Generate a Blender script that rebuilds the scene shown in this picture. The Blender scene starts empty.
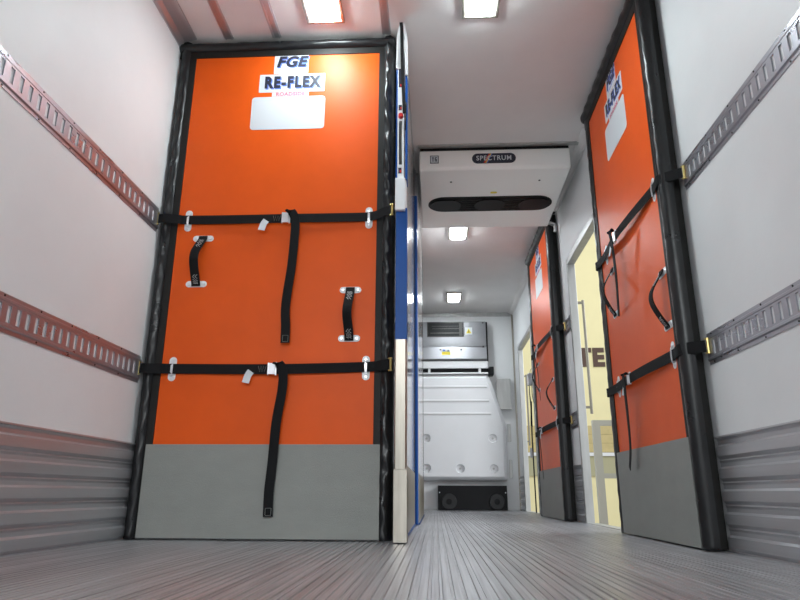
import bpy, bmesh, math, random
from mathutils import Vector, Matrix, noise
random.seed(7)
C = bpy.context.scene.collection
PI = math.pi

# ---------------------------------------------------------------- camera
cam = bpy.data.cameras.new('camera'); camo = bpy.data.objects.new('camera', cam); C.objects.link(camo)
cam.sensor_fit = 'HORIZONTAL'; cam.sensor_width = 36; cam.lens = 36 * 638.96 / 800
cam.clip_start = .02; cam.clip_end = 200
pi_, ya_, ro_ = .29405, .0546, .0048
Fv = Vector((-math.sin(ya_)*math.cos(pi_), math.cos(ya_)*math.cos(pi_), math.sin(pi_)))
Rv = Vector((math.cos(ya_), math.sin(ya_), 0)); Uv = Rv.cross(Fv)
R2 = Rv*math.cos(ro_) + Uv*math.sin(ro_); U2 = -Rv*math.sin(ro_) + Uv*math.cos(ro_)
M = Matrix((R2, U2, -Fv)).transposed().to_4x4(); M.translation = Vector((0, 0, .2))
camo.matrix_world = M
bpy.context.scene.camera = camo

# ---------------------------------------------------------------- world and exposure
w = bpy.data.worlds.new('warehouse_light'); bpy.context.scene.world = w; w.use_nodes = True
bg = w.node_tree.nodes['Background']; bg.inputs[0].default_value = (.93, .97, 1, 1); bg.inputs[1].default_value = .55
vs = bpy.context.scene.view_settings
vs.view_transform = 'Standard'; vs.look = 'None'; vs.gamma = 1; vs.use_curve_mapping = False; vs.exposure = 0.32
LAMP = 71.0      # emission of the ceiling light diffusers

# unseen fill lamps added outside the van to brighten interior and warehouse wall
def fill_lamp(x, y, z, sx, sy, watts, tx, ty, tz):
    l = bpy.data.lights.new('fill_light', 'AREA'); l.shape = 'RECTANGLE'; l.size = sx; l.size_y = sy; l.energy = watts; l.color = (.93, .98, 1)
    o = bpy.data.objects.new('fill_light', l); C.objects.link(o); o.location = (x, y, z)
    o.rotation_euler = (Vector((x, y, z))-Vector((tx, ty, tz))).to_track_quat('Z', 'Y').to_euler()
fill_lamp(0, -6.0, 3.6, 5, 2.0, 260, 0, 2.5, .8)  # added fill from behind the camera, lifts the lower interior
fill_lamp(4.2, 8.0, 5.5, 4, 2.0, 75, 3.6, 12, 1.0)  # added fill aimed at the warehouse wall alone
fill_lamp(5.0, 4.6, 2.8, 3, 1.6, 190, .3, 4.5, .3)  # added fill through the nearer side doorway, lifts the ceiling unit underside

# ---------------------------------------------------------------- materials
def mat(name, col, rough=.5, metal=0, var=0, vscale=(8, 8, 8), bump=0, bscale=None, rvar=0, coat=0, emit=None, spec=.5, col2=None, sheen=0):
    m = bpy.data.materials.new(name); m.use_nodes = True
    nt = m.node_tree; b = nt.nodes['Principled BSDF']; N = nt.nodes.new; L = nt.links.new
    b.inputs['Base Color'].default_value = (*col, 1); b.inputs['Roughness'].default_value = rough
    b.inputs['Metallic'].default_value = metal; b.inputs['Specular IOR Level'].default_value = spec
    b.inputs['Coat Weight'].default_value = coat; b.inputs['Coat Roughness'].default_value = .12
    if emit:
        b.inputs['Emission Color'].default_value = (*emit[0], 1); b.inputs['Emission Strength'].default_value = emit[1]
    tc = N('ShaderNodeTexCoord')
    def noise_(sc, detail=4, rough_=.6):
        mp = N('ShaderNodeMapping'); mp.inputs['Scale'].default_value = sc; L(tc.outputs['Object'], mp.inputs[0])
        n = N('ShaderNodeTexNoise'); n.inputs['Scale'].default_value = 1; n.inputs['Detail'].default_value = detail
        n.inputs['Roughness'].default_value = rough_; L(mp.outputs[0], n.inputs['Vector']); return n
    if var or rvar:
        n = noise_(vscale)
        if var:
            mx = N('ShaderNodeMix'); mx.data_type = 'RGBA'
            c2 = col2 or tuple(max(0, c*(1-var)) for c in col)
            mx.inputs['A'].default_value = (*c2, 1); mx.inputs['B'].default_value = (*[min(1, c*(1+(0 if col2 else var*.5))) for c in col], 1)
            rp = N('ShaderNodeMapRange'); rp.inputs[1].default_value = .35; rp.inputs[2].default_value = .65
            L(n.outputs['Fac'], rp.inputs[0]); L(rp.outputs[0], mx.inputs['Factor']); L(mx.outputs['Result'], b.inputs['Base Color'])
        if rvar:
            rp = N('ShaderNodeMapRange'); rp.inputs[1].default_value = .3; rp.inputs[2].default_value = .7
            rp.inputs[3].default_value = max(.02, rough-rvar); rp.inputs[4].default_value = rough+rvar
            L(n.outputs['Fac'], rp.inputs[0]); L(rp.outputs[0], b.inputs['Roughness'])
    if bump:
        n = noise_(bscale or vscale)
        bp = N('ShaderNodeBump'); bp.inputs['Strength'].default_value = bump; bp.inputs['Distance'].default_value = .01
        L(n.outputs['Fac'], bp.inputs['Height']); L(bp.outputs[0], b.inputs['Normal'])
    return m
MT = {
 'wall':  mat('white_wall_panel', (.79, .795, .80), .48, var=.03, vscale=(2, 2, 2), bump=.04, bscale=(60, 60, 60)),
 'ceil':  mat('ceiling_panel', (.79, .765, .75), .62, var=.03, vscale=(3, 3, 3), bump=.05, bscale=(50, 50, 50)),
 'orange': mat('orange_panel', (.77, .096, .006), .40, spec=.22, bump=.10, bscale=(220, 220, 220), var=.06, vscale=(3, 3, 3)),
 'kick':  mat('grey_scuff_panel', (.275, .280, .262), .55, spec=.3, bump=.25, bscale=(300, 60, 300), var=.05, vscale=(6, 6, 12)),
 'vinyl': mat('black_vinyl', (.011, .011, .012), .32, bump=.05, spec=.42, bscale=(40, 40, 40), rvar=.06, vscale=(12, 12, 12)),
 'vinyl_flat': mat('black_vinyl_strip', (.013, .012, .011), .55, spec=.25),
 'web':   mat('black_webbing', (.009, .009, .010), .7, spec=.15, bump=.3, bscale=(500, 500, 500)),
 'alu':   mat('aluminium', (.44, .405, .35), .36, .9, var=.22, vscale=(20, 20, 2.2), rvar=.06),
 'alu_y': mat('aluminium_long', (.56, .56, .58), .36, .72, var=.08, vscale=(12, .8, 25), rvar=.05),
 'alu_dull': mat('aluminium_dull', (.54, .54, .53), .45, .8, var=.10, vscale=(20, 20, 3)),
 'track': mat('galvanised_track', (.42, .42, .46), .30, .75, var=.08, vscale=(10, 2, 10), rvar=.05),
 'rod':  mat('weathered_metal_tube', (.24, .22, .18), .5, .5),
 'gate':  mat('weathered_aluminium', (.42, .40, .34), .5, .6),
 'zinc':  mat('bright_zinc', (.74, .75, .78), .3, .8),
 'gold':  mat('yellow_zinc', (.62, .50, .20), .3, 1),
 'white_p': mat('white_plastic', (.80, .80, .81), .35),
 'cover': mat('white_moulded_cover', (.80, .80, .82), .38, var=.02, vscale=(3, 3, 3)),
 'unit':  mat('white_unit_housing', (.92, .91, .88), .4),
 'steel': mat('stainless_steel', (.27, .27, .285), .46, 1, var=.10, vscale=(4, 4, 6), rvar=.05),
 'dark':  mat('black_plastic', (.009, .009, .010), .5, spec=.2),
 'darkm': mat('dark_metal', (.05, .048, .045), .4, .6),
 'blue':  mat('blue_paint', (.010, .075, .30), .4, spec=.2),
 'red':   mat('red_plastic', (.62, .02, .02), .35),
 'yellow': mat('yellow_sticker', (.72, .58, .03), .5),
 'bluep': mat('blue_print', (.12, .20, .62), .5),
 'pink':  mat('pink_print', (.62, .16, .24), .5),
 'ink':   mat('black_print', (.012, .014, .03), .45),
 'paper': mat('white_sticker', (.62, .64, .67), .45, spec=.3),
 'gloss': mat('glossy_white_divider', (.66, .67, .68), .10, bump=.03, bscale=(3, 9, 3), coat=.6),
 'lens':  mat('light_diffuser', (.9, .9, .9), .4, emit=((.85, .97, 1), LAMP)),
 'lens_cool': mat('cool_light_diffuser', (.9, .9, .9), .4, emit=((.88, .96, 1), LAMP*.98)),
 'cream': mat('cream_paint', (.90, .80, .46), .7, var=.03, vscale=(2, 2, 2)),
 'tan':   mat('tan_block', (.62, .50, .24), .8, var=.08, vscale=(6, 6, 6)),
 'olive': mat('olive_block', (.46, .43, .27), .8),
 'joint': mat('mortar', (.40, .32, .16), .9),
 'brown': mat('brown_paint', (.10, .055, .04), .7),
 'conc':  mat('concrete', (.4, .39, .37), .8, var=.1),
 'rubber': mat('black_rubber', (.022, .022, .023), .6, spec=.4),
 'rain_r': mat('orange_print', (.7, .15, .02), .5), 'rain_y': mat('yellow_print', (.7, .5, .03), .5),
}
# floor planks: longitudinal streaks
def floor_mat():
    m = bpy.data.materials.new('floor_planking'); m.use_nodes = True
    nt = m.node_tree; b = nt.nodes['Principled BSDF']; N = nt.nodes.new; L = nt.links.new
    tc = N('ShaderNodeTexCoord')
    def ns(sc, d=3):
        mp = N('ShaderNodeMapping'); mp.inputs['Scale'].default_value = sc; L(tc.outputs['Object'], mp.inputs[0])
        n = N('ShaderNodeTexNoise'); n.inputs['Scale'].default_value = 1; n.inputs['Detail'].default_value = d
        L(mp.outputs[0], n.inputs['Vector']); return n
    a = ns((42, .35, 1)); c = ns((160, 2.2, 1)); e = ns((3, 1.2, 1))
    mx = N('ShaderNodeMix'); mx.data_type = 'RGBA'; mx.inputs['A'].default_value = (.33, .33, .345, 1); mx.inputs['B'].default_value = (.52, .52, .54, 1)
    ad = N('ShaderNodeMath'); ad.operation = 'ADD'; L(a.outputs['Fac'], ad.inputs[0]); L(c.outputs['Fac'], ad.inputs[1])
    rp = N('ShaderNodeMapRange'); rp.inputs[1].default_value = .78; rp.inputs[2].default_value = 1.22; L(ad.outputs[0], rp.inputs[0])
    L(rp.outputs[0], mx.inputs['Factor']); L(mx.outputs['Result'], b.inputs['Base Color'])
    r2 = N('ShaderNodeMapRange'); r2.inputs[1].default_value = .3; r2.inputs[2].default_value = .7; r2.inputs[3].default_value = .30; r2.inputs[4].default_value = .42
    L(e.outputs['Fac'], r2.inputs[0]); L(r2.outputs[0], b.inputs['Roughness'])
    b.inputs['Metallic'].default_value = .6
    bp = N('ShaderNodeBump'); bp.inputs['Strength'].default_value = .12; bp.inputs['Distance'].default_value = .004
    L(c.outputs['Fac'], bp.inputs['Height']); L(bp.outputs[0], b.inputs['Normal'])
    return m
MT['floor'] = floor_mat()

# ---------------------------------------------------------------- helpers
def BM(): return bmesh.new()
def obj(name, bm, m, parent=None, smooth=False, bevel=0):
    me = bpy.data.meshes.new(name)
    bmesh.ops.recalc_face_normals(bm, faces=bm.faces[:])
    if smooth:
        for f in bm.faces: f.smooth = True
    bm.to_mesh(me); bm.free(); me.materials.append(MT[m] if isinstance(m, str) else m)
    o = bpy.data.objects.new(name, me); C.objects.link(o)
    if parent: o.parent = parent
    if bevel:
        b = o.modifiers.new('bevel', 'BEVEL'); b.width = bevel; b.segments = 2; b.limit_method = 'ANGLE'
    return o
def box(bm, x0, x1, y0, y1, z0, z1):
    v = [bm.verts.new((x, y, z)) for x in (x0, x1) for y in (y0, y1) for z in (z0, z1)]
    for f in ((0,1,3,2), (4,6,7,5), (0,4,5,1), (2,3,7,6), (0,2,6,4), (1,5,7,3)): bm.faces.new([v[i] for i in f])
    return bm
def prism(bm, pts, fn, d0, d1):
    """polygon pts (a,b) extruded: fn(a,b,d) -> xyz"""
    lo = [bm.verts.new(fn(a, b, d0)) for a, b in pts]; hi = [bm.verts.new(fn(a, b, d1)) for a, b in pts]
    n = len(pts)
    bm.faces.new(lo[::-1]); bm.faces.new(hi)
    for i in range(n): bm.faces.new((lo[i], lo[(i+1) % n], hi[(i+1) % n], hi[i]))
    return bm
XZ = lambda a, b, d: (a, d, b)
XY = lambda a, b, d: (a, b, d)
YZ = lambda a, b, d: (d, a, b)
def stadium(cx, cz, w_, h_, r=None, n=8):
    r = min(w_, h_)/2 if r is None else r
    P = []
    for (sx, sz, a0) in ((1, 1, 0), (-1, 1, PI/2), (-1, -1, PI), (1, -1, 1.5*PI)):
        for k in range(n+1):
            a = a0 + k*PI/2/n
            P.append((cx+sx*(w_/2-r)+r*math.cos(a), cz+sz*(h_/2-r)+r*math.sin(a)))
    Q = []
    for p in P:
        if not Q or (Vector(p)-Vector(Q[-1])).length > 1e-6: Q.append(p)
    if (Vector(Q[0])-Vector(Q[-1])).length < 1e-6: Q.pop()
    return Q
def cyl(bm, p0, p1, r0, r1=None, n=16):
    r1 = r0 if r1 is None else r1
    p0 = Vector(p0); p1 = Vector(p1); d = (p1-p0).normalized()
    a = d.orthogonal().normalized(); b = d.cross(a)
    lo = [bm.verts.new(p0+(a*math.cos(t)+b*math.sin(t))*r0) for t in [2*PI*k/n for k in range(n)]]
    hi = [bm.verts.new(p1+(a*math.cos(t)+b*math.sin(t))*r1) for t in [2*PI*k/n for k in range(n)]]
    bm.faces.new(lo[::-1]); bm.faces.new(hi)
    for i in range(n): bm.faces.new((lo[i], lo[(i+1) % n], hi[(i+1) % n], hi[i]))
    return bm
def catmull(pts, n=8):
    P = [Vector(p) for p in pts]; P = [P[0]*2-P[1]] + P + [P[-1]*2-P[-2]]
    out = []
    for i in range(1, len(P)-2):
        for k in range(n):
            t = k/n; a, b, c, d = P[i-1:i+3]
            out.append(.5*((2*b)+(c-a)*t+(2*a-5*b+4*c-d)*t*t+(3*b-a-3*c+d)*t**3))
    out.append(P[-2]); return out
def ribbon(bm, pts, wd, wid, th, n=8, twist=0):
    P = catmull(pts, n) if n > 1 else [Vector(p) for p in pts]
    rings = []
    for i, p in enumerate(P):
        t = (P[min(i+1, len(P)-1)]-P[max(i-1, 0)]).normalized(); wv = Vector(wd).normalized()
        if twist: wv = Matrix.Rotation(twist*i/(len(P)-1), 3, t) @ wv
        wv = (wv - t*wv.dot(t)).normalized(); nn = t.cross(wv)
        rings.append([bm.verts.new(p+wv*sx*wid/2+nn*sy*th/2) for sx, sy in ((-1,-1),(1,-1),(1,1),(-1,1))])
    for a, b in zip(rings, rings[1:]):
        for i in range(4): bm.faces.new((a[i], a[(i+1) % 4], b[(i+1) % 4], b[i]))
    bm.faces.new(rings[0][::-1]); bm.faces.new(rings[-1])
    return bm
def struct(o): o['kind'] = 'structure'; return o
def tag(o, label, cat, group=None):
    o['label'] = label; o['category'] = cat
    if group: o['group'] = group
    return o
def thing(name, label, cat, loc=(0, 0, 0), rz=0, group=None):
    o = bpy.data.objects.new(name, None); C.objects.link(o); o.location = loc; o.rotation_euler = (0, 0, rz)
    o.empty_display_size = .1
    return tag(o, label, cat, group)
def text(name, s, size, m, parent, loc, rot=(PI/2, 0, 0), off=0, shear=0, space=1, sx=1, ext=.0004):
    cu = bpy.data.curves.new(name, 'FONT'); cu.body = s; cu.size = size; cu.offset = off*size; cu.shear = shear
    cu.space_character = space; cu.align_x = 'CENTER'; cu.align_y = 'CENTER'; cu.extrude = ext; cu.resolution_u = 4
    t = bpy.data.objects.new('tmp', cu); C.objects.link(t); dg = bpy.context.evaluated_depsgraph_get()
    me = bpy.data.meshes.new_from_object(t.evaluated_get(dg)); bpy.data.objects.remove(t)
    me.materials.clear(); me.materials.append(MT[m])
    for v in me.vertices: v.co.x *= sx
    o = bpy.data.objects.new(name, me); C.objects.link(o); o.parent = parent; o.location = loc; o.rotation_euler = rot
    return o

XL, XR, H, Y0, YF = -1.385, 1.09, 2.603, -2.2, 8.6
D1 = (3.80, 4.93); D2 = (7.08, 8.15); DH = 1.99
TH = .045
# ================================================================= STRUCTURE
# floor: ribbed planking, ribs run along the van
bm = BM(); x = XL-.02; prof = []
k = 0
while x < XR+.02:
    pw = .0245
    if k % 6 == 5: prof += [(x, 0), (x+.0100, 0), (x+.0104, -.002), (x+.0130, -.002), (x+.0134, 0)]; x += .0145
    else: prof += [(x, 0), (x+.0155, 0), (x+.0170, -.0032), (x+.0230, -.0032)]; x += pw
    k += 1
for (a, za), (b, zb) in zip(prof, prof[1:]):
    bm.faces.new([bm.verts.new(p) for p in ((a, Y0, za), (b, Y0, zb), (b, YF, zb), (a, YF, za))])
box(bm, XL-.05, XR+.05, Y0, YF, -.06, -.012)
bmesh.ops.remove_doubles(bm, verts=bm.verts[:], dist=1e-5)
struct(obj('floor', bm, 'floor'))
# door sill plates are part of the floor edge
struct(obj('ceiling', box(BM(), XL-TH, XR+TH, Y0, YF+TH, H, H+.08), 'ceil'))
struct(obj('wall_left', box(BM(), XL-TH, XL, Y0, YF, -.06, H), 'wall'))
bm = BM()
box(bm, XR, XR+TH, Y0, D1[0], -.06, H); box(bm, XR, XR+TH, D1[1], D2[0], -.06, H); box(bm, XR, XR+TH, D2[1], YF, -.06, H)
box(bm, XR, XR+TH, D1[0], D1[1], DH, H); box(bm, XR, XR+TH, D2[0], D2[1], DH, H)
struct(obj('wall_right', bm, 'wall'))
struct(obj('wall_front', box(BM(), XL-TH, XR+TH, YF, YF+TH, -.06, H), 'wall'))
# corrugated kick planks
def kickbm(segs, xw, s):
    bm = BM(); P = [(0, 0)]; z = 0
    prof = [(.004, 0), (.014, .012), (.014, .046), (.004, .054), (.004, .068), (.008, .076)]
    Q = []
    for i in range(5):
        for d, zz in prof: Q.append((d, .005+i*.081+zz))
    Q.append((.016, .408)); Q.append((.016, .414)); Q.append((0, .414))
    for y0, y1 in segs:
        a = [bm.verts.new((xw+s*d, y0, z)) for d, z in Q]; b = [bm.verts.new((xw+s*d, y1, z)) for d, z in Q]
        for i in range(len(Q)-1): bm.faces.new((a[i], a[i+1], b[i+1], b[i]))
    return bm
struct(obj('baseboard_left', kickbm([(Y0, YF)], XL, 1), 'alu_y'))
struct(obj('baseboard_right', kickbm([(Y0, 2.572), (3.71, D1[0]-.03), (D1[1]+.03, 5.225), (6.42, D2[0]-.03), (D2[1]+.03, YF)], XR, -1), 'alu_y'))
# ceiling trims in the left compartment
n_trim = [0]
def trim(bm, m, bevel=0):
    n_trim[0] += 1; return struct(obj('trim_%d' % n_trim[0], bm, m, bevel=bevel))
def cove(y0, y1, s, xw, wd=.095, hz=.05):
    P = [(0, 0), (0, -hz), (.006, -hz), (.012, -hz+.012), (.03, -.022), (wd-.015, -.010), (wd, -.008), (wd, 0)]
    return prism(BM(), [(xw+s*a, H+b) for a, b in P], XZ, y0, y1)
trim(cove(Y0, 2.90, 1, XL), 'alu_y')
trim(cove(3.9, YF, -1, XR, .06, .04), 'ceil')
for x0, x1 in ((-1.135, -1.085), (-.868, -.818), (-.262, -.215)):
    bm = BM(); box(bm, x0, x1, Y0, 2.905, H-.006, H); box(bm, x0+.006, x0+.012, Y0, 2.905, H-.010, H-.006); box(bm, x1-.012, x1-.006, Y0, 2.905, H-.010, H-.006)
    trim(bm, 'alu_y')
bm = BM(); box(bm, -.1, XR, 4.08, 4.12, H-.010, H); trim(bm, 'alu_dull')
trim(box(BM(), XR-.022, XR, YF-.022, YF, 0, H), 'alu')
trim(box(BM(), XL, XR, YF-.012, YF, H-.05, H), 'alu_dull')
# door frames of the side openings
def doorframe(n, d):
    y0, y1 = d; t = .045
    bm = BM()
    for a, b in ((y0-.03, y0+.012), (y1-.012, y1+.03)): box(bm, XR-.008, XR+TH+.006, a, b, 0, DH+.0)
    box(bm, XR-.0085, XR+TH+.0065, y0-.03, y1+.03, DH-.012, DH+.035)
    box(bm, XR-.004, XR+TH+.03, y0+.012, y1-.012, -.02, .004)
    o = struct(obj('door_%d' % n, bm, 'alu_dull', bevel=.003))
doorframe(1, D1); doorframe(2, D2)
# warehouse outside
YW = 12.0
bm = box(BM(), 1.3, 9, YW, YW+.2, -1.3, 6); struct(obj('wall_warehouse', bm, 'cream'))
struct(obj('floor_warehouse', box(BM(), -12, 14, -10, YW+.2, -1.4, -1.3), 'conc'))
bm = BM(); bj = BM()
zt0, zt1 = .93, 1.40
box(bj, 1.3, 9, YW-.02, YW, zt0-.42, zt1)
for r in range(3):
    for i in range(16):
        xx = 1.3+i*.48+(r % 2)*.24
        box(bm, xx+.004, xx+.472, YW-.03, YW-.02, zt0+r*.157+.003, zt0+(r+1)*.157-.003)
struct(obj('wall_warehouse_joints', bj, 'joint')); struct(obj('wall_warehouse_tan_blocks', bm, 'tan'))
bm = BM(); box(bm, 1.3, 9, YW-.028, YW-.02, zt0-.42, zt0-.075); struct(obj('wall_warehouse_olive_blocks', bm, 'olive'))
trim(box(BM(), 1.3, 9, YW-.06, YW, zt0-.07, zt0-.01), 'white_p')
sgn = text('lettering', 'TER', .46, 'brown', None, (3.08, YW-.012, 2.65), off=.05, space=1.12, sx=.95, ext=.01)
sgn.name = 'wall_lettering'; tag(sgn, 'large brown painted capitals TER on the cream warehouse wall outside', 'lettering')

# ================================================================= LOAD TRACKS
def track(segs, xw, s, zc, label):
    """slotted load rail on a side wall; s=+1 faces +x"""
    root = thing('load_track', label, 'cargo track', (xw, segs[0][0], zc)); ox, oy, oz = xw, segs[0][0], zc
    bm = BM(); br = BM()
    hh = .0625; dz = .0335; px_ = .0500; sw = .0205; dp = .0092
    def q(*p): bm.faces.new([bm.verts.new((s*a, b-oy, c)) for a, b, c in p])
    for y0, y1 in segs:
        def strip(a, b): # a,b = (x,z)
            q((a[0], y0, a[1]), (b[0], y0, b[1]), (b[0], y1, b[1]), (a[0], y1, a[1]))
        for sg in (1, -1):
            strip((.001, sg*hh), (.003, sg*hh)); strip((.003, sg*hh), (.003, sg*(hh-.013)))
            strip((.003, sg*(hh-.013)), (dp, sg*(hh-.017))); strip((dp, sg*(hh-.017)), (dp, sg*(dz+.004)))
            strip((dp, sg*(dz+.004)), (dp-.002, sg*(dz+.0015))); strip((dp-.002, sg*(dz+.0015)), (dp-.002, sg*dz))
        f = dp-.002
        y = y0+.02
        q((f, y0, -dz), (f, y0, dz), (f, y, dz), (f, y, -dz))
        while y+px_ <= y1-.005:
            q((f, y+sw, -dz), (f, y+sw, dz), (f, y+px_, dz), (f, y+px_, -dz))
            h2 = dz-.005
            q((f, y, h2), (f, y, dz), (f, y+sw, dz), (f, y+sw, h2)); q((f, y, -dz), (f, y, -h2), (f, y+sw, -h2), (f, y+sw, -dz))
            for yy in (y, y+sw): q((f, yy, -h2), (f, yy, h2), (.002, yy, h2), (.002, yy, -h2))
            for zz in (h2, -h2): q((f, y, zz), (f, y+sw, zz), (.002, y+sw, zz), (.002, y, zz))
            y += px_
        q((f, y, -dz), (f, y, dz), (f, y1, dz), (f, y1, -dz))
        yy = y0+.1
        while yy < y1:
            for sg in (1, -1): cyl(br, (s*.003, yy-oy, sg*(hh-.007)), (s*.0055, yy-oy, sg*(hh-.007)), .004, .0025, 8)
            yy += .2
        # pale backing strip seen through the slots
    obj('rail', bm, 'track', root); r = obj('rivets', br, 'darkm', root); r['kind'] = 'stuff'
    bb = BM()
    for y0, y1 in segs: box(bb, min(0, s*.002), max(0, s*.002), y0-oy, y1-oy, -.055, .055)
    obj('backing_strip', bb, 'wall', root)
ZU, ZD = 1.512, .752
track([(-2.0, 2.895)], XL, 1, ZU, 'upper slotted metal cargo track on the left wall')
track([(-2.0, 2.895)], XL, 1, ZD, 'lower slotted metal cargo track on the left wall')
track([(-2.0, 2.545)], XR, -1, ZU, 'upper slotted metal cargo track on the near right wall')
track([(-2.0, 2.545)], XR, -1, ZD, 'lower slotted metal cargo track on the near right wall')
track([(4.98, 5.215)], XR, -1, ZU, 'upper short slotted cargo track piece between the nearer doorway and farther orange panel')
track([(4.98, 5.215)], XR, -1, ZD, 'lower short slotted cargo track piece between the nearer doorway and farther orange panel')

track([(6.43, 7.03)], XR, -1, ZU, 'upper slotted cargo track piece between the farther orange panel and the far doorway')
track([(6.43, 7.03)], XR, -1, ZD, 'lower slotted cargo track piece between the farther orange panel and the far doorway')
# ================================================================= ORANGE BULKHEAD PANELS
def vnoise(p, s): return noise.noise(Vector(p)*s)
def soft_edge(parent, wi, wo, z0, z1, side, seed, pucker=.006, depth=.1, vertical=True, x0=0, x1=0, puff=.022):
    """padded vinyl edging. vertical: inner x=wi, outer x=wo. horizontal (top): inner z=wi, outer z=wo from x0..x1"""
    bm = BM(); L0, L1 = (z0, z1) if vertical else (x0, x1); n = int((L1-L0)/.018)
    W = wo-wi; secs = [(.34, 0), (.345, -.006), (.38, -.012), (.45, -.018), (.55, -.022), (.68, -.021), (.79, -.014), (.88, -.002), (.95, .014), (.99, .032), (1, .05), (1, depth)]
    rings = []
    for i in range(n+1):
        l = L0+(L1-L0)*i/n; ring = []
        for j, (u, d) in enumerate(secs):
            if j > 1:
                a = (u-.35)/.65
                dd = vnoise((u*1.3+seed, l*.6, seed), 7)*pucker*1.0 + vnoise((u*2.2+l*1.1, l*2.2, seed+3), 11)*pucker*.9
                dd += pucker*.6*math.sin(l*55+u*7+2*vnoise((l, seed, 0), 3))*math.sin(PI*min(1, max(0, a)))
                d2 = d*puff/.022 + dd*(1 if j < 9 else .4)
                uu = u + (dd*.3/abs(W) if .36 < u < .98 else 0)
            else: d2 = d; uu = u
            if vertical: ring.append(bm.verts.new((wi+W*uu, d2, l)))
            else: ring.append(bm.verts.new((l, d2, wi+W*uu)))
        rings.append(ring)
    for a, b in zip(rings, rings[1:]):
        for i in range(len(a)-1): bm.faces.new((a[i], a[i+1], b[i+1], b[i]))
    bm.faces.new(rings[0]); bm.faces.new(rings[-1])
    o = obj('padded_edge', bm, 'vinyl', parent, smooth=True)
    a_, b_ = sorted((wi, wi+W*.36)); bd = BM()
    if vertical: box(bd, a_, b_, -.006, .002, z0+.002, z1-.01)
    else: box(bd, x0, x1, -.0055, .002, a_, b_)
    obj('edge_binding', bd, 'vinyl_flat', parent, bevel=.001)
    return o
def loop_plate(parent, x, z, vertical, name='strap_guide'):
    w_, h_ = (.036, .115) if vertical else (.105, .032)
    p = obj(name, prism(BM(), stadium(x, z, w_, h_), XZ, -.0035, 0), 'white_p', parent, bevel=.0008)
    s = .040 if vertical else .036
    for k in (-1, 1):
        px_, pz = (x, z+k*s) if vertical else (x+k*s, z)
        obj('screw', cyl(BM(), (px_, -.0035, pz), (px_, -.0065, pz), .009, .007, 12), 'zinc', p)
    return p
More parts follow.
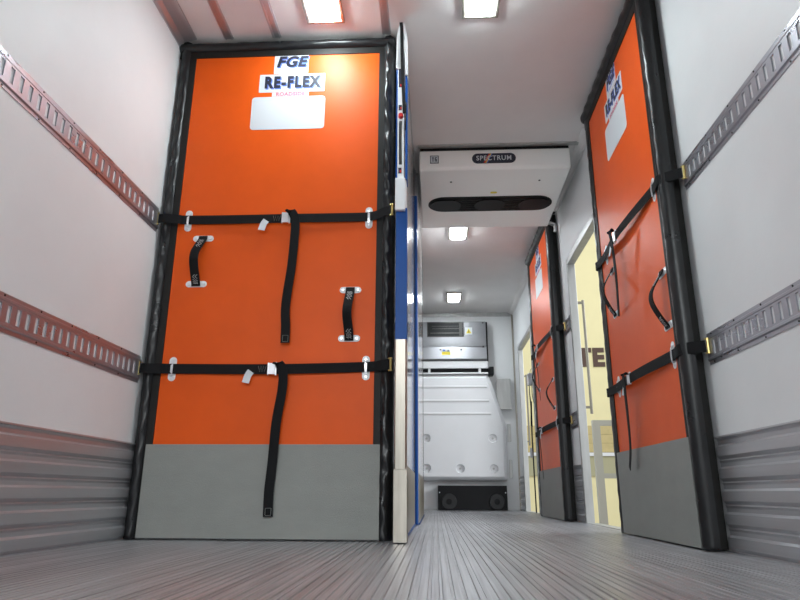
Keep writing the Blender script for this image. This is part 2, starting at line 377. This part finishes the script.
def panel(label, loc, rz, W, zo, left, right, zg, seed, hx, gx, puck=(.004, .004), hz=((1.18, 1.42), (.90, 1.14)), off=None, gs=.3, puff=.022):
    r = thing('bulkhead_panel', label, 'partition panel', loc, rz)
    T = .084; h = W/2; top = 2.590
    obj('core', box(BM(), -h-left*.5, h+right*.5, .004, T, .006, top-.02), 'vinyl_flat', r)
    obj('orange_face', box(BM(), -h, h, -.001, .004, zg-.01, zo), 'orange', r, bevel=.001)
    obj('scuff_plate', box(BM(), -h-left*.3, h+right*gs, -.009, .003, .008, zg), 'kick', r, bevel=.001)
    soft_edge(r, -h, -h-left, .004, top, -1, seed, puck[0], T, puff=puff)
    soft_edge(r, h, h+right, .004, top, 1, seed+5, puck[1], T, puff=puff)
    soft_edge(r, zo, top+.008, 0, 0, 0, seed+9, .004, T, vertical=False, x0=-h-left*.97, x1=h+right*.97, puff=.03)
    # stickers
    def st(x0, x1, z0, z1, name='sticker', rad=.003, m='paper'):
        return obj(name, prism(BM(), stadium((x0+x1)/2, (z0+z1)/2, x1-x0, z1-z0, rad, 3), XZ, -.0022, -.001), m, r)
    k = W/1.035 if off is None else 1; off = off or 0; dz = zo-2.492
    def X(v): return v*k+off
    s = st(X(-.080), X(.108), 2.378+dz, 2.494+dz); x_ = X(.014)
    sq = obj('logo_square', box(BM(), X(.056), X(.098), -.0027, -.0021, 2.415+dz, 2.478+dz), 'bluep', s)
    text('lettering', 'FGE', .090, 'bluep', s, (x_+.004, -.0028, 2.444+dz), off=.045, shear=.25, sx=k*.98, space=1.10)
    text('lettering', 'FGE', .090, 'ink', s, (x_-.002, -.0033, 2.449+dz), off=.045, shear=.25, sx=k*.98, space=1.10)
    text('small_print', 'E N G I N E E R I N G', .013, 'bluep', s, (x_, -.0027, 2.402+dz), sx=k)
    s = st(X(-.155), X(.202), 2.262+dz, 2.374+dz); x_ = X(.0235)
    text('lettering', 'RE-FLEX', .094, 'bluep', s, (x_+.006, -.0028, 2.314+dz), off=.058, sx=k*.73, space=1.25)
    text('lettering', 'RE-FLEX', .094, 'ink', s, (x_, -.0033, 2.320+dz), off=.058, sx=k*.73, space=1.25)
    s = st(X(-.082), X(.118), 2.236+dz, 2.260+dz)
    text('lettering', 'ROADSIDE', .027, 'pink', s, (X(.018), -.0028, 2.248+dz), off=.035, sx=k*1.15, space=1.08)
    st(X(-.188), X(.208), 2.035+dz, 2.234+dz, 'blank_label', .018)
    # strap guides
    for z in (ZU+.006, ZD+.006):
        for g in gx:
            p = loop_plate(r, g, z, True)
            b = BM(); ribbon(b, [(g, -.004, z-.034), (g, -.010, z-.031), (g, -.013, z), (g, -.010, z+.031), (g, -.004, z+.034)], (1, 0, 0), .011, .0025, 4)
            obj('guide_bar', b, 'zinc', p)
    # grab handles
    for (x, (z0, z1), dx) in ((hx[0], hz[0], .010), (hx[1], hz[1], .0)):
        hd = bpy.data.objects.new('grab_handle', None); C.objects.link(hd); hd.parent = r
        loop_plate(hd, x-dx*.3, z0, False, 'plate'); loop_plate(hd, x+dx, z1, False, 'plate')
        HP = [(x+dx, -.006, z1+.012), (x+dx, -.011, z1-.006), (x+dx*.6, -.030, z1-.035), (x-.004, -.058, (z0+z1)/2+.03), (x-.006, -.058, (z0+z1)/2-.02), (x-dx*.3, -.028, z0+.03), (x-dx*.3, -.011, z0+.004), (x-dx*.3, -.006, z0-.012)]
        b = BM(); ribbon(b, HP, (1, 0, 0), .043, .005, 6)
        obj('strap', b, 'web', hd, smooth=False)
        PP = catmull(HP, 6)
        for i0, i1 in ((8, 15), (29, 37)):
            for sh in (-.006, .006):
                pts = []
                for q in range(i0, i1+1):
                    t = (PP[q+1]-PP[q-1]).normalized(); nn = Vector((1, 0, 0)).cross(t); nn = -nn if nn.y > 0 else nn
                    pts.append(PP[q]+nn*.0032+Vector((sh+(.006 if q % 2 else -.006), 0, 0)))
                b = BM(); ribbon(b, pts, (1, 0, 0), .0016, .0008, 1); obj('stitching', b, 'white_p', hd)
    return r
CXL = -.7725
panel('large orange bulkhead panel with grey base closing the left compartment, facing the camera', (CXL-.0115, 2.927, 0), 0, 1.012, 2.492, .096, .088, .410, 1.3, (-.376, .384), (-.452, .467), (.006, .011), off=.0115, gs=.36)
P1 = (1.0, 3.125, 0); P2 = (1.0, 5.815, 0); RZ = -PI/2
panel('orange bulkhead panel with grey base, nearest one standing flat along the right wall', P1, RZ, .98, 2.462, .10, .075, .418, 7.7, (-.30, .435), (-.375, .452), (.0022, .0022), ((1.145, 1.392), (.888, 1.125)), puff=.011)
panel('farther orange bulkhead panel along the right wall, past the first open side doorway', P2, RZ, 1.02, 2.462, .10, .085, .410, 17.1, (-.30, .41), (-.40, .485), (.0022, .0022), ((1.145, 1.392), (.888, 1.125)), puff=.011)

# ================================================================= STRAPS
def strap(label, loc, rz, path, z, bx, tail, group=None, end_l='wall', tagdx=-.112, twist=0):
    """path: local (x,y) points left to right. bx: x of buckle; tail: local points from the buckle down"""
    r = thing('cargo_strap', label, 'strap', (loc[0], loc[1], z), rz, group)
    b = BM(); ribbon(b, [(x, y, zz) for x, y, zz in path], (0, 0, 1), .047, .003, 6); obj('webbing', b, 'web', r)
    # end fittings
    for (p, q_) in ((path[0], path[1]), (path[-1], path[-2])):
        p = Vector(p); d = (Vector(q_)-p).normalized(); ff = BM()
        c0 = p-d*.012; up = Vector((0, 0, 1)); nn = d.cross(up).normalized()
        for zz in (-.028, .028):
            cyl(ff, c0+up*zz-d*.004, c0+up*zz+d*.014, .004, n=8)
        cyl(ff, c0-up*.031+d*.003, c0+up*.031+d*.003, .006, n=8)
        obj('end_fitting', ff, 'gold', r)
    yb = min(-.02, sum(p[1] for p in path if abs(p[0]-bx) < .4)/max(1, len([p for p in path if abs(p[0]-bx) < .4])))
    zb = path[len(path)//2][2]
    b = BM(); box(b, bx-.016, bx+.016, yb-.016, yb-.004, zb-.027, zb+.027)
    bk = obj('buckle', b, 'zinc', r, bevel=.003)
    b = BM(); cyl(b, (bx+.018, yb-.008, zb-.031), (bx+.018, yb-.008, zb+.031), .0045, n=10); cyl(b, (bx-.018, yb-.008, zb-.029), (bx-.018, yb-.008, zb+.029), .004, n=10)
    obj('pin', b, 'zinc', bk)
    b = BM(); ribbon(b, [(bx-.066+k*.006, yb-.0035, zb+(-.014 if k % 2 else .014)) for k in range(7)], (0, 1, 0), .001, .0013, 1)
    obj('stitching', b, 'kick', r)
    b = BM(); ribbon(b, [(x, y, zz) for x, y, zz in tail], (1, 0, 0), .043, .003, 8, twist); tl = obj('loose_tail', b, 'web', r)
    # sewn end of the tail
    e = Vector(tail[-1]); b = BM()
    if not twist:
        ribbon(b, [(e.x+a, e.y-.0025, e.z+c) for a, c in ((-.013, .006), (.013, .006), (.013, .036), (-.013, .036), (-.013, .008))], (0, 1, 0), .001, .0015, 1)
        obj('stitching', b, 'kick', tl)
    b = BM(); ribbon(b, [(bx+tagdx+.012, yb-.004, zb-.010), (bx+tagdx, yb-.006, zb-.030), (bx+tagdx-.008, yb-.012, zb-.066)], (1, 0, -.15), .034, .0008, 4)
    obj('care_tag', b, 'paper', r)
    return r
# across the left panel (local origin = panel centre)
def lp(z): return [(-.600, -.045, 0), (-.565, -.046, .001), (-.51, -.030, .002), (-.46, -.011, .005), (-.2, -.016, .001), (.03, -.020, 0), (.25, -.015, .002), (.458, -.011, .006), (.53, -.035, .018), (.565, -.045, .024)]
strap('upper black cargo strap across the left orange panel, its loose tail hanging past the middle', (CXL, 2.927), 0, lp(0), ZU+.003, .042,
      [(.052, -.036, .022), (.072, -.046, .024), (.090, -.044, -.01), (.094, -.040, -.07), (.086, -.034, -.25), (.067, -.030, -.45), (.072, -.028, -.560), (.074, -.028, -.640)])
strap('lower black cargo strap across the left orange panel, tail reaching the grey base', (CXL, 2.927), 0,
      [(-.600, -.045, .004), (-.565, -.046, .002), (-.51, -.030, .004), (-.46, -.011, .006), (-.2, -.016, .002), (.02, -.020, 0), (.25, -.015, .004), (.458, -.011, .010), (.53, -.035, .012), (.565, -.045, .014)], ZD, .020,
      [(.036, -.036, .020), (.058, -.046, .018), (.076, -.044, -.02), (.076, -.040, -.10), (.056, -.034, -.25), (.048, -.028, -.42), (.040, -.026, -.55), (.042, -.026, -.652)])
def rp(W, L, R, far=.62, near=.62): return [(-far, .070, 0), (-W/2-L-.004, .024, 0), (-W/2-L*.7, -.020, 0), (-W/2-.03, -.016, .0), (-W/2+.10, -.012, .001), (-.1, -.034, -.002), (.15, -.028, 0), (W/2-.04, -.010, .002), (W/2+.02, -.014, .005), (W/2+R*.72, -.010, .008), (W/2+R+.004, .024, .010), (near, .070, .010)]
strap('upper black cargo strap holding the near right orange panel to the wall', P1, RZ, rp(.98, .10, .075, .615, .60), ZU, -.085,
      [(-.070, -.052, .020), (-.058, -.066, .016), (-.054, -.062, -.05), (-.075, -.050, -.20), (-.09, -.048, -.34), (-.115, -.044, -.43)], twist=.12)
strap('lower black cargo strap holding the near right orange panel to the wall', P1, RZ, rp(.98, .10, .075, .615, .60), ZD, -.085,
      [(-.072, -.052, .018), (-.062, -.066, .012), (-.075, -.062, -.06), (-.11, -.050, -.20), (-.13, -.046, -.33), (-.18, -.044, -.43)], twist=.15)
strap('upper black cargo strap around the farther right orange panel', P2, RZ, rp(1.02, .10, .085, 1.0, .66), ZU, -.10,
      [(-.10, -.060, .016), (-.085, -.075, .01), (-.075, -.070, -.06), (-.04, -.055, -.22), (-.03, -.050, -.35), (-.02, -.046, -.50)], twist=.15)
strap('lower black cargo strap around the farther right orange panel', P2, RZ, rp(1.02, .10, .085, .75, .66), ZD, -.12,
      [(-.10, -.052, .018), (-.085, -.066, .012), (-.09, -.062, -.06), (-.12, -.050, -.20), (-.12, -.046, -.33), (-.10, -.044, -.42)], twist=.15)
# slack strap hanging from the wall track beside the far doorway
r = thing('hanging_strap', 'slack black strap with pale buckle hanging on the wall beside the far doorway', 'strap', (XR-.03, 6.93, ZU))
b = BM(); ribbon(b, [(0, 0, 0), (-.02, .02, -.05), (-.03, .05, -.25), (-.02, .07, -.42), (-.03, .04, -.62)], (0, 1, 0), .045, .003, 8, .6); obj('webbing', b, 'web', r)
obj('buckle', box(BM(), -.05, -.005, -.04, .05, -.19, -.06), 'zinc', r, bevel=.006)
b = BM(); ribbon(b, [(-.01, -.03, -.14), (-.03, -.12, -.30), (-.02, -.16, -.40)], (0, 1, 0), .03, .003, 6); obj('end_loop', b, 'web', r)
r = thing('hanging_strap', 'long straight black strap hanging down to the floor inside the far doorway edge', 'strap', (XR-.02, 7.16, 1.10))
b = BM(); ribbon(b, [(0, 0, .08), (-.01, .01, -.2), (-.012, .0, -.6), (-.01, .0, -1.09)], (0, 1, 0), .07, .004, 8); obj('webbing', b, 'web', r)
obj('tag', box(BM(), -.03, -.018, .0, .09, -.52, -.42), 'paper', r)

# ================================================================= DIVIDER
px0, px1 = -.190, -.134
r = thing('divider_post', 'tall narrow post of bare aluminium, blue and white sections right of the left orange panel', 'post', (-.150, 2.85, 0))
b = BM(); box(b, -.029, .030, -.035, .055, .004, .30); obj('foot_sleeve', b, 'alu', r, bevel=.002)
b = BM(); prism(b, [(-.027, -.03), (-.021, -.036), (.021, -.036), (.027, -.03), (.027, .05), (-.027, .05)], XY, .30, .868); obj('lower_section', b, 'alu', r)
b = BM(); box(b, -.026, .028, -.03, .05, .868, 1.52); obj('blue_section', b, 'blue', r, bevel=.002)
b = BM(); box(b, -.029, .020, -.055, -.03, 1.50, 1.67); box(b, -.024, .024, -.03, .05, 1.50, 1.67); obj('latch_housing', b, 'white_p', r, bevel=.004)
b = BM(); box(b, -.020, .012, -.040, .05, 1.67, 2.42); prism(b, [(-.020, 2.42), (.012, 2.42), (.004, 2.56), (-.010, 2.56)], XZ, -.040, .04); obj('upper_channel', b, 'white_p', r, bevel=.002)
b = BM(); box(b, -.028, -.020, -.036, .05, 1.67, 2.36); box(b, .018, .028, -.036, .05, 1.67, 2.36); obj('blue_edging', b, 'blue', r)
b = BM(); prism(b, [(-.030, 2.30), (-.018, 2.30), (-.014, 2.50), (-.004, 2.57), (-.012, 2.585), (-.026, 2.50)], XZ, -.046, .03); prism(b, [(.030, 2.26), (.018, 2.26), (.014, 2.50), (.004, 2.57), (.012, 2.585), (.028, 2.50)], XZ, -.046, .03); obj('head_bracket', b, 'white_p', r)
b = BM(); ribbon(b, [(-.004, -.052, 2.575), (0, -.056, 2.52), (.004, -.054, 2.30), (.012, -.054, 2.10), (.014, -.050, 2.03)], (1, 0, 0), .017, .010, 6)
obj('release_lever', b, 'dark', r)
b = BM(); ribbon(b, [(-.003, -.044, 1.985), (-.004, -.072, 1.94), (-.004, -.070, 1.80), (-.004, -.046, 1.745)], (1, 0, 0), .014, .010, 6); obj('handle', b, 'darkm', r)
b = BM(); ribbon(b, [(.020, -.040, 2.10), (.024, -.075, 2.05), (.022, -.07, 1.97), (.018, -.04, 1.94)], (0, 1, 1), .008, .006, 6); obj('cable_loop', b, 'dark', r)
b = BM(); cyl(b, (-.004, -.040, 2.018), (-.004, -.058, 2.018), .014, .011, 16); obj('release_button', b, 'red', r)
for z0, z1 in ((2.19, 2.30), (2.055, 2.085), (1.70, 1.73)):
    o = obj('warning_decal', box(BM(), -.015, .001, -.0412, -.0400, z0, z1), 'ink', r)
    obj('decal_print', box(BM(), -.008, .000, -.0418, -.0412, z0+.004, z0+.018), 'red', o)
b = BM(); cyl(b, (0, 0, 2.57), (0, 0, H-.001), .012); obj('ceiling_pin', b, 'zinc', r)
# divider panels
def dpanel(x, y0, y1, label, ht=2.585):
    r = thing('partition_screen', label, 'divider', (x, y0, 0)); L = y1-y0
    obj('skin', box(BM(), -.03, 0, 0, L, .33, ht), 'gloss', r, bevel=.002)
    obj('kick_plate', box(BM(), -.032, .003, 0, L, .012, .33), 'alu', r, bevel=.001)
    obj('top_rail', box(BM(), -.034, .004, 0, L, ht-.0, H-.002), 'alu_dull', r)
    obj('base_strip', box(BM(), -.036, .006, .002, L-.002, 0.003, .016), 'blue', r)
    b = BM(); box(b, -.032, .002, L, L+.02, .01, ht); obj('rubber_seal', b, 'dark', r)
    return r
dpanel(-.138, 2.91, 4.38, 'glossy white divider screen with metal kick plate just behind the aluminium post')
r = thing('divider_post', 'slim blue divider post standing midway along the divider', 'post', (-.133, 4.45, 0))
obj('shaft', prism(BM(), stadium(0, 0, .036, .09, .012, 4), XY, .005, 2.36), 'blue', r, smooth=False)
b = BM(); cyl(b, (0, 0, 2.36), (0, 0, 2.42), .014, .010); cyl(b, (0, 0, 2.42), (0, 0, H-.002), .008); obj('top_pin', b, 'zinc', r)
dpanel(-.112, 4.50, 6.28, 'glossy white divider screen with kick plate beyond the slim blue post')

# ================================================================= CEILING LIGHTS
def clight(x, y, s, label, sy=None, lens='lens'):
    sy = sy or s
    r = thing('ceiling_light', label, 'ceiling light', (x, y, H), 0, None); h = s/2; g = sy/2
    bm = BM(); t = .018; D = .030
    for a in ((-h, h, -g, -g+t), (-h, h, g-t, g), (-h, -h+t, -g+t, g-t), (h-t, h, -g+t, g-t)): box(bm, *a, -D*.55, 0)
    obj('bezel', bm, 'alu', r, bevel=.003)
    bm = BM(); box(bm, -h+t, h-t, -g+t, g-t, -.008, -.001); obj('reflector', bm, 'zinc', r)
    u = .70
    obj('diffuser', prism(BM(), stadium(0, 0, 2*h*u, 2*g*.82, .02, 4), XY, -D, -.008), lens, r, bevel=.006)
    bm = BM(); box(bm, -h*.6, h*.6, -g+t+.002, -g+t+.008, -.020, -.008); obj('clip', bm, 'dark', r)
    return r
clight(-.553, 2.64, .20, 'square ceiling light above the large left orange panel', .32)
clight(.259, 2.64, .19, 'square ceiling light nearest the camera in the right compartment', .32)
clight(.243, 5.68, .19, 'square ceiling light just beyond the white ceiling unit', .34, 'lens_cool')
clight(.260, 7.80, .19, 'farthest square ceiling light, near the front wall', .38, 'lens_cool')
clight(-.553, -1.4, .20, 'square ceiling light behind the camera on the left side', .32)
clight(.259, -1.4, .19, 'square ceiling light behind the camera on the right side', .32)

# ================================================================= CEILING REFRIGERATION UNIT
r = thing('refrigeration_unit', 'white ceiling cooling unit with a SPECTRUM badge and long black air outlet', 'cooling unit', (.44, 4.12, H))
ux0, ux1 = -.53, .545
bm = BM(); prism(bm, [(0, -.030), (0, -.162), (.010, -.184), (1.0, -.205), (1.02, -.185), (1.02, -.022), (.02, -.022)], YZ, ux0, ux1)
body = obj('housing', bm, 'unit', r, bevel=.008)
obj('top_gasket', box(BM(), ux0+.005, ux1-.005, .005, 1.0, -.026, -.001), 'dark', r)
def und(y): return -.184-.021*(y-.01)/.99     # underside height
bx0, bx1 = -.462, .492; yc, yh = .55, .235
bm = BM(); prism(bm, stadium((bx0+bx1)/2, yc, bx1-bx0, yh), XY, und(yc)-.006, und(yc)+.004); gr = obj('air_outlet', bm, 'dark', r, bevel=.002)
bm = BM(); prism(bm, stadium((bx0+bx1)/2, yc, bx1-bx0+.02, yh+.02), XY, und(yc)-.0045, und(yc)+.003); obj('outlet_rim', bm, 'vinyl_flat', r)
bm = BM()
for k in range(6):
    yy = yc-.09+k*.036
    box(bm, bx0+.09, bx1-.09, yy, yy+.006, und(yc)-.013, und(yc)-.007)
obj('grille_bars', bm, 'darkm', gr)
for cx in (bx0+.13, (bx0+bx1)/2, bx1-.13):
    bm = BM(); prism(bm, stadium(cx, yc, .24, .20, .09), XY, und(yc)-.016, und(yc)-.006); obj('fan_guard', bm, 'dark', gr)
bm = BM(); bcx = .004; bz = -.100; prism(bm, stadium(bcx, bz, .312, .078), XZ, -.004, 0); bd = obj('badge', bm, 'ink', r)
text('lettering', 'SPECTRUM', .052, 'paper', bd, (bcx, -.0052, bz), off=.012, space=1.12, sx=.92)
for i, (m_, dx) in enumerate((('red', 0), ('rain_r', .007), ('rain_y', .014), ('bluep', .021))):
    bm = BM(); prism(bm, [(bcx-.075+dx, bz-.037), (bcx-.069+dx, bz-.037), (bcx-.030+dx, bz+.037), (bcx-.036+dx, bz+.037)], XZ, -.0048, -.0038); obj('rainbow_stripe', bm, m_, bd)
lx = -.422; bm = BM(); lg = obj('logo_mark', box(BM(), lx-.031, lx+.031, -.003, 0, bz-.031, bz+.031), 'ink', r)
obj('logo_field', box(BM(), lx-.026, lx+.026, -.0038, -.0028, bz-.026, bz+.026), 'paper', lg)
bm = BM()
for a in ((-.018, -.003, .010, .016), (-.013, -.007, -.018, .010), (.003, .009, -.018, .016), (.009, .018, .010, .016), (.009, .018, -.004, .001), (.013, .019, -.018, -.004)): box(bm, lx+a[0], lx+a[1], -.0046, -.0036, bz+a[2], bz+a[3])
obj('logo_letters', bm, 'ink', lg)
for bxx in (-.30, .35):
    bm = BM(); cyl(bm, (bxx, .18, und(.18)-.003), (bxx, .18, und(.18)+.004), .008, n=12); obj('bolt', bm, 'darkm', r)
bm = BM(); prism(bm, stadium(.03, .36, .05, .03, .012), XY, und(.36)-.0015, und(.36)); obj('small_decal', bm, 'yellow', r)
bm = BM(); ribbon(bm, [(ux1-.01, .97, -.18), (ux1+.03, .99, -.185), (ux1+.06, 1.0, -.20), (ux1+.065, 1.02, -.25)], (0, 1, 0), .03, .02, 6); obj('drain_hose', bm, 'alu_dull', r)

# ================================================================= FRONT WALL EQUIPMENT
FY = YF
r = thing('front_cover', 'large white moulded cover with horizontal ribs and round dimples on the front wall', 'cover panel', (-.15, FY-.002, 0)); ox = -.15
cxr = .93
P = [(-cxr-ox*0, 0)]
def cvp(ins):  # outline of cover, local x
    R_ = .925+.13
    R_ = .92-ox-ins; T = 1.725-ins; L_ = -R_
    return [(L_, .362+ins), (R_, .362+ins), (R_+.005, 1.05), (R_-.02, 1.16), (.745-ox-ins, T-.06), (.715-ox-ins, T), (-(.715-ox-ins), T), (-(.745-ox-ins), T-.06), (-(R_-.02), 1.16), (-(R_+.005), 1.05)]
bm = BM(); a = [bm.verts.new((x, 0, z)) for x, z in cvp(0)]; b_ = [bm.verts.new((x, -.10, z)) for x, z in cvp(.005)]; c_ = [bm.verts.new((x, -.15, z)) for x, z in cvp(.045)]
n = len(a)
for A, B in ((a, b_), (b_, c_)):
    for i in range(n): bm.faces.new((A[i], A[(i+1) % n], B[(i+1) % n], B[i]))
bm.faces.new(c_); bm.faces.new(a[::-1])
cov = obj('shell', bm, 'cover', r, bevel=.01)
zc = lambda y: None
for z in (1.555, 1.372, 1.205):
    hw = .69+(1.555-z)*.12-ox
    bm = BM(); prism(bm, [(-.1505, z-.020), (-.160, z-.010), (-.160, z+.010), (-.1505, z+.014)], YZ, -hw, hw); obj('rib', bm, 'white_p', r)
SP = ((-.11, .885), (.745, .885), (-.11, .508), (.318, .508), (.745, .508), (-.54, .508), (-.97, .508), (-.97, .885))
bm = BM()
for x, z in SP: cyl(bm, (x-ox, -.20, z), (x-ox, -.118, z), .072, .048, 28)
cut = obj('cut', bm, 'cover', r)
md = cov.modifiers.new('holes', 'BOOLEAN'); md.object = cut; md.operation = 'DIFFERENCE'; md.solver = 'EXACT'
me = bpy.data.meshes.new_from_object(cov.evaluated_get(bpy.context.evaluated_depsgraph_get())); cov.modifiers.clear(); cov.data = me
bpy.data.objects.remove(cut)
for x, z in SP: obj('bolt', cyl(BM(), (x-ox, -.124, z), (x-ox, -.118, z), .014, n=12), 'alu_dull', r)
# crossbar with dark slot above the cover
bm = BM(); box(bm, -1.0-ox, .715-ox, -.17, -.02, 1.80, 1.895); box(bm, -1.0-ox, .715-ox, -.16, -.02, 1.725, 1.745)
for xx in (-.07, .60, -.74): box(bm, xx-ox-.012, xx-ox+.02, -.165, -.02, 1.745, 1.80)
obj('crossbar', bm, 'white_p', r, bevel=.004)
obj('slot', box(BM(), -1.0-ox, .74-ox, -.13, -.02, 1.745, 1.80), 'dark', r)
obj('latch', box(BM(), .725-ox, .79-ox, -.175, -.02, 1.71, 1.82), 'dark', r, bevel=.01)
# stainless duct box
r = thing('duct_box', 'stainless steel box with dark grille and yellow warning stickers above the white cover', 'metal box', (0, FY, 1.9))
bx0, bx1 = -.95, .705
bm = BM(); prism(bm, [(0, .0), (0, .545), (-.15, .545), (-.15, .20), (-.165, .19), (-.20, .02), (-.18, 0)], YZ, bx0, bx1); obj('case', bm, 'steel', r, bevel=.004)
obj('side_seal', box(BM(), bx1, bx1+.02, -.14, 0, 0, .54), 'dark', r)
gx0, gx1, gz0, gz1 = -.078, .395, .345, .530
bm = BM(); box(bm, gx0, gx1, -.1515, -.149, gz0, gz1); g = obj('grille_opening', bm, 'dark', r)
bm = BM()
for a in ((gx0-.012, gx1+.012, gz1, gz1+.01), (gx0-.012, gx1+.012, gz0-.012, gz0), (gx0-.012, gx0, gz0, gz1), (gx1, gx1+.014, gz0, gz1)): box(bm, a[0], a[1], -.158, -.149, a[2], a[3])
obj('grille_frame', bm, 'darkm', g)
bm = BM(); box(bm, gx0+.03, gx1-.05, -.155, -.1515, gz0+.035, gz0+.048); box(bm, gx0+.06, gx1-.05, -.155, -.1515, gz0+.10, gz0+.106); box(bm, gx0+.05, gx1-.06, -.155, -.1515, gz0+.135, gz0+.14); box(bm, gx1-.05, gx1-.01, -.154, -.1515, gz0, gz1); obj('louvre', bm, 'darkm', g)
s = obj('warning_sticker', box(BM(), .425, .520, -.152, -.150, .362, .462), 'paper', r)
obj('triangle', prism(BM(), [(.437, .380), (.508, .380), (.4725, .448)], XZ, -.153, -.152), 'yellow', s)
obj('symbol', prism(BM(), [(.466, .390), (.480, .390), (.476, .425), (.469, .425)], XZ, -.1538, -.153), 'ink', s)
sy = -.176
s = obj('warning_sticker', box(BM(), .105, .218, -.186, -.178, .120, .158), 'paper', r)
obj('symbol', prism(BM(), [(.175, .124), (.205, .124), (.190, .152)], XZ, -.1875, -.186), 'ink', s)
obj('symbol', box(BM(), .120, .150, -.1875, -.186, .126, .150), 'bluep', s)
obj('warning_sticker', box(BM(), .105, .218, -.190, -.178, .078, .118), 'yellow', r)
for x, z, y in ((.085, .150, -.172), (.365, .150, -.172), (.66, .19, -.165), (.665, .525, -.150)):
    bm = BM(); cyl(bm, (x, y-.008, z), (x, y, z), .011, n=10); obj('bolt', bm, 'darkm', r)
# little box and slots on the wall
o = obj('junction_box', prism(BM(), [(-.10, -.21), (.09, -.21), (.09, .20), (-.08, .20), (-.10, .16)], XZ, -.07, 0), 'alu_dull', None, bevel=.004)
o.location = (.925, FY, 1.475); tag(o, 'small dull metal box on the front wall right of the white cover', 'metal box')
for z, w_ in ((.97, 'upper'), (.51, 'lower')):
    o = obj('vent_slot', box(BM(), -.022, .022, -.012, 0, -.115, .115), 'alu_dull', None, bevel=.003); o.location = (.975, FY, z)
    tag(o, '%s narrow grey slotted plate on the front wall right of the white cover' % w_, 'plate')
# black base panel
r = thing('buffer_panel', 'black panel with two round discs at floor level below the white cover', 'panel', (.465, FY-.15, 0))
obj('plate', box(BM(), -.435, .435, 0, .148, .006, .300), 'dark', r, bevel=.004)
for xx in (-.295, .305):
    bm = BM(); cyl(bm, (xx, 0, .105), (xx, -.02, .105), .098, .090, 32); dsc = obj('disc', bm, 'rubber', r)
    bm = BM(); cyl(bm, (xx, -.02, .105), (xx, -.026, .105), .035, .030, 20); obj('hub', bm, 'dark', dsc)
bm = BM()
for xx in (-.415, .415): cyl(bm, (xx, 0, .215), (xx, -.004, .215), .008, n=10)
obj('screws', bm, 'zinc', r)

# ================================================================= OUTSIDE THE DOORS
def rod(y, label):
    r = thing('grab_rod', label, 'grab rail', (XR+TH, y, .80))
    b = BM(); cyl(b, (.085, 0, 0), (.085, 0, .92), .011); obj('rod', b, 'rod', r)
    for z in (.05, .90): obj('bracket', box(BM(), 0, .085, -.009, .009, z-.009, z+.009), 'rod', r)
rod(5.08, 'slim vertical metal grab rail at the edge of the nearer side doorway')
rod(8.50, 'slim vertical metal grab rail at the edge of the far side doorway')
r = thing('safety_gate', 'bare aluminium gate frame standing outside the nearer side doorway', 'gate', (1.195, 5.00, -1.3))
obj('post', box(BM(), 0, .055, -.02, .02, .0, 2.04), 'gate', r)
obj('post', box(BM(), .95, 1.005, -.02, .02, .0, 2.04), 'gate', r)
obj('rail', box(BM(), .055, .95, -.018, .018, 2.00, 2.04), 'gate', r)
obj('rail', box(BM(), .055, .95, -.018, .018, 1.615, 1.65), 'gate', r)
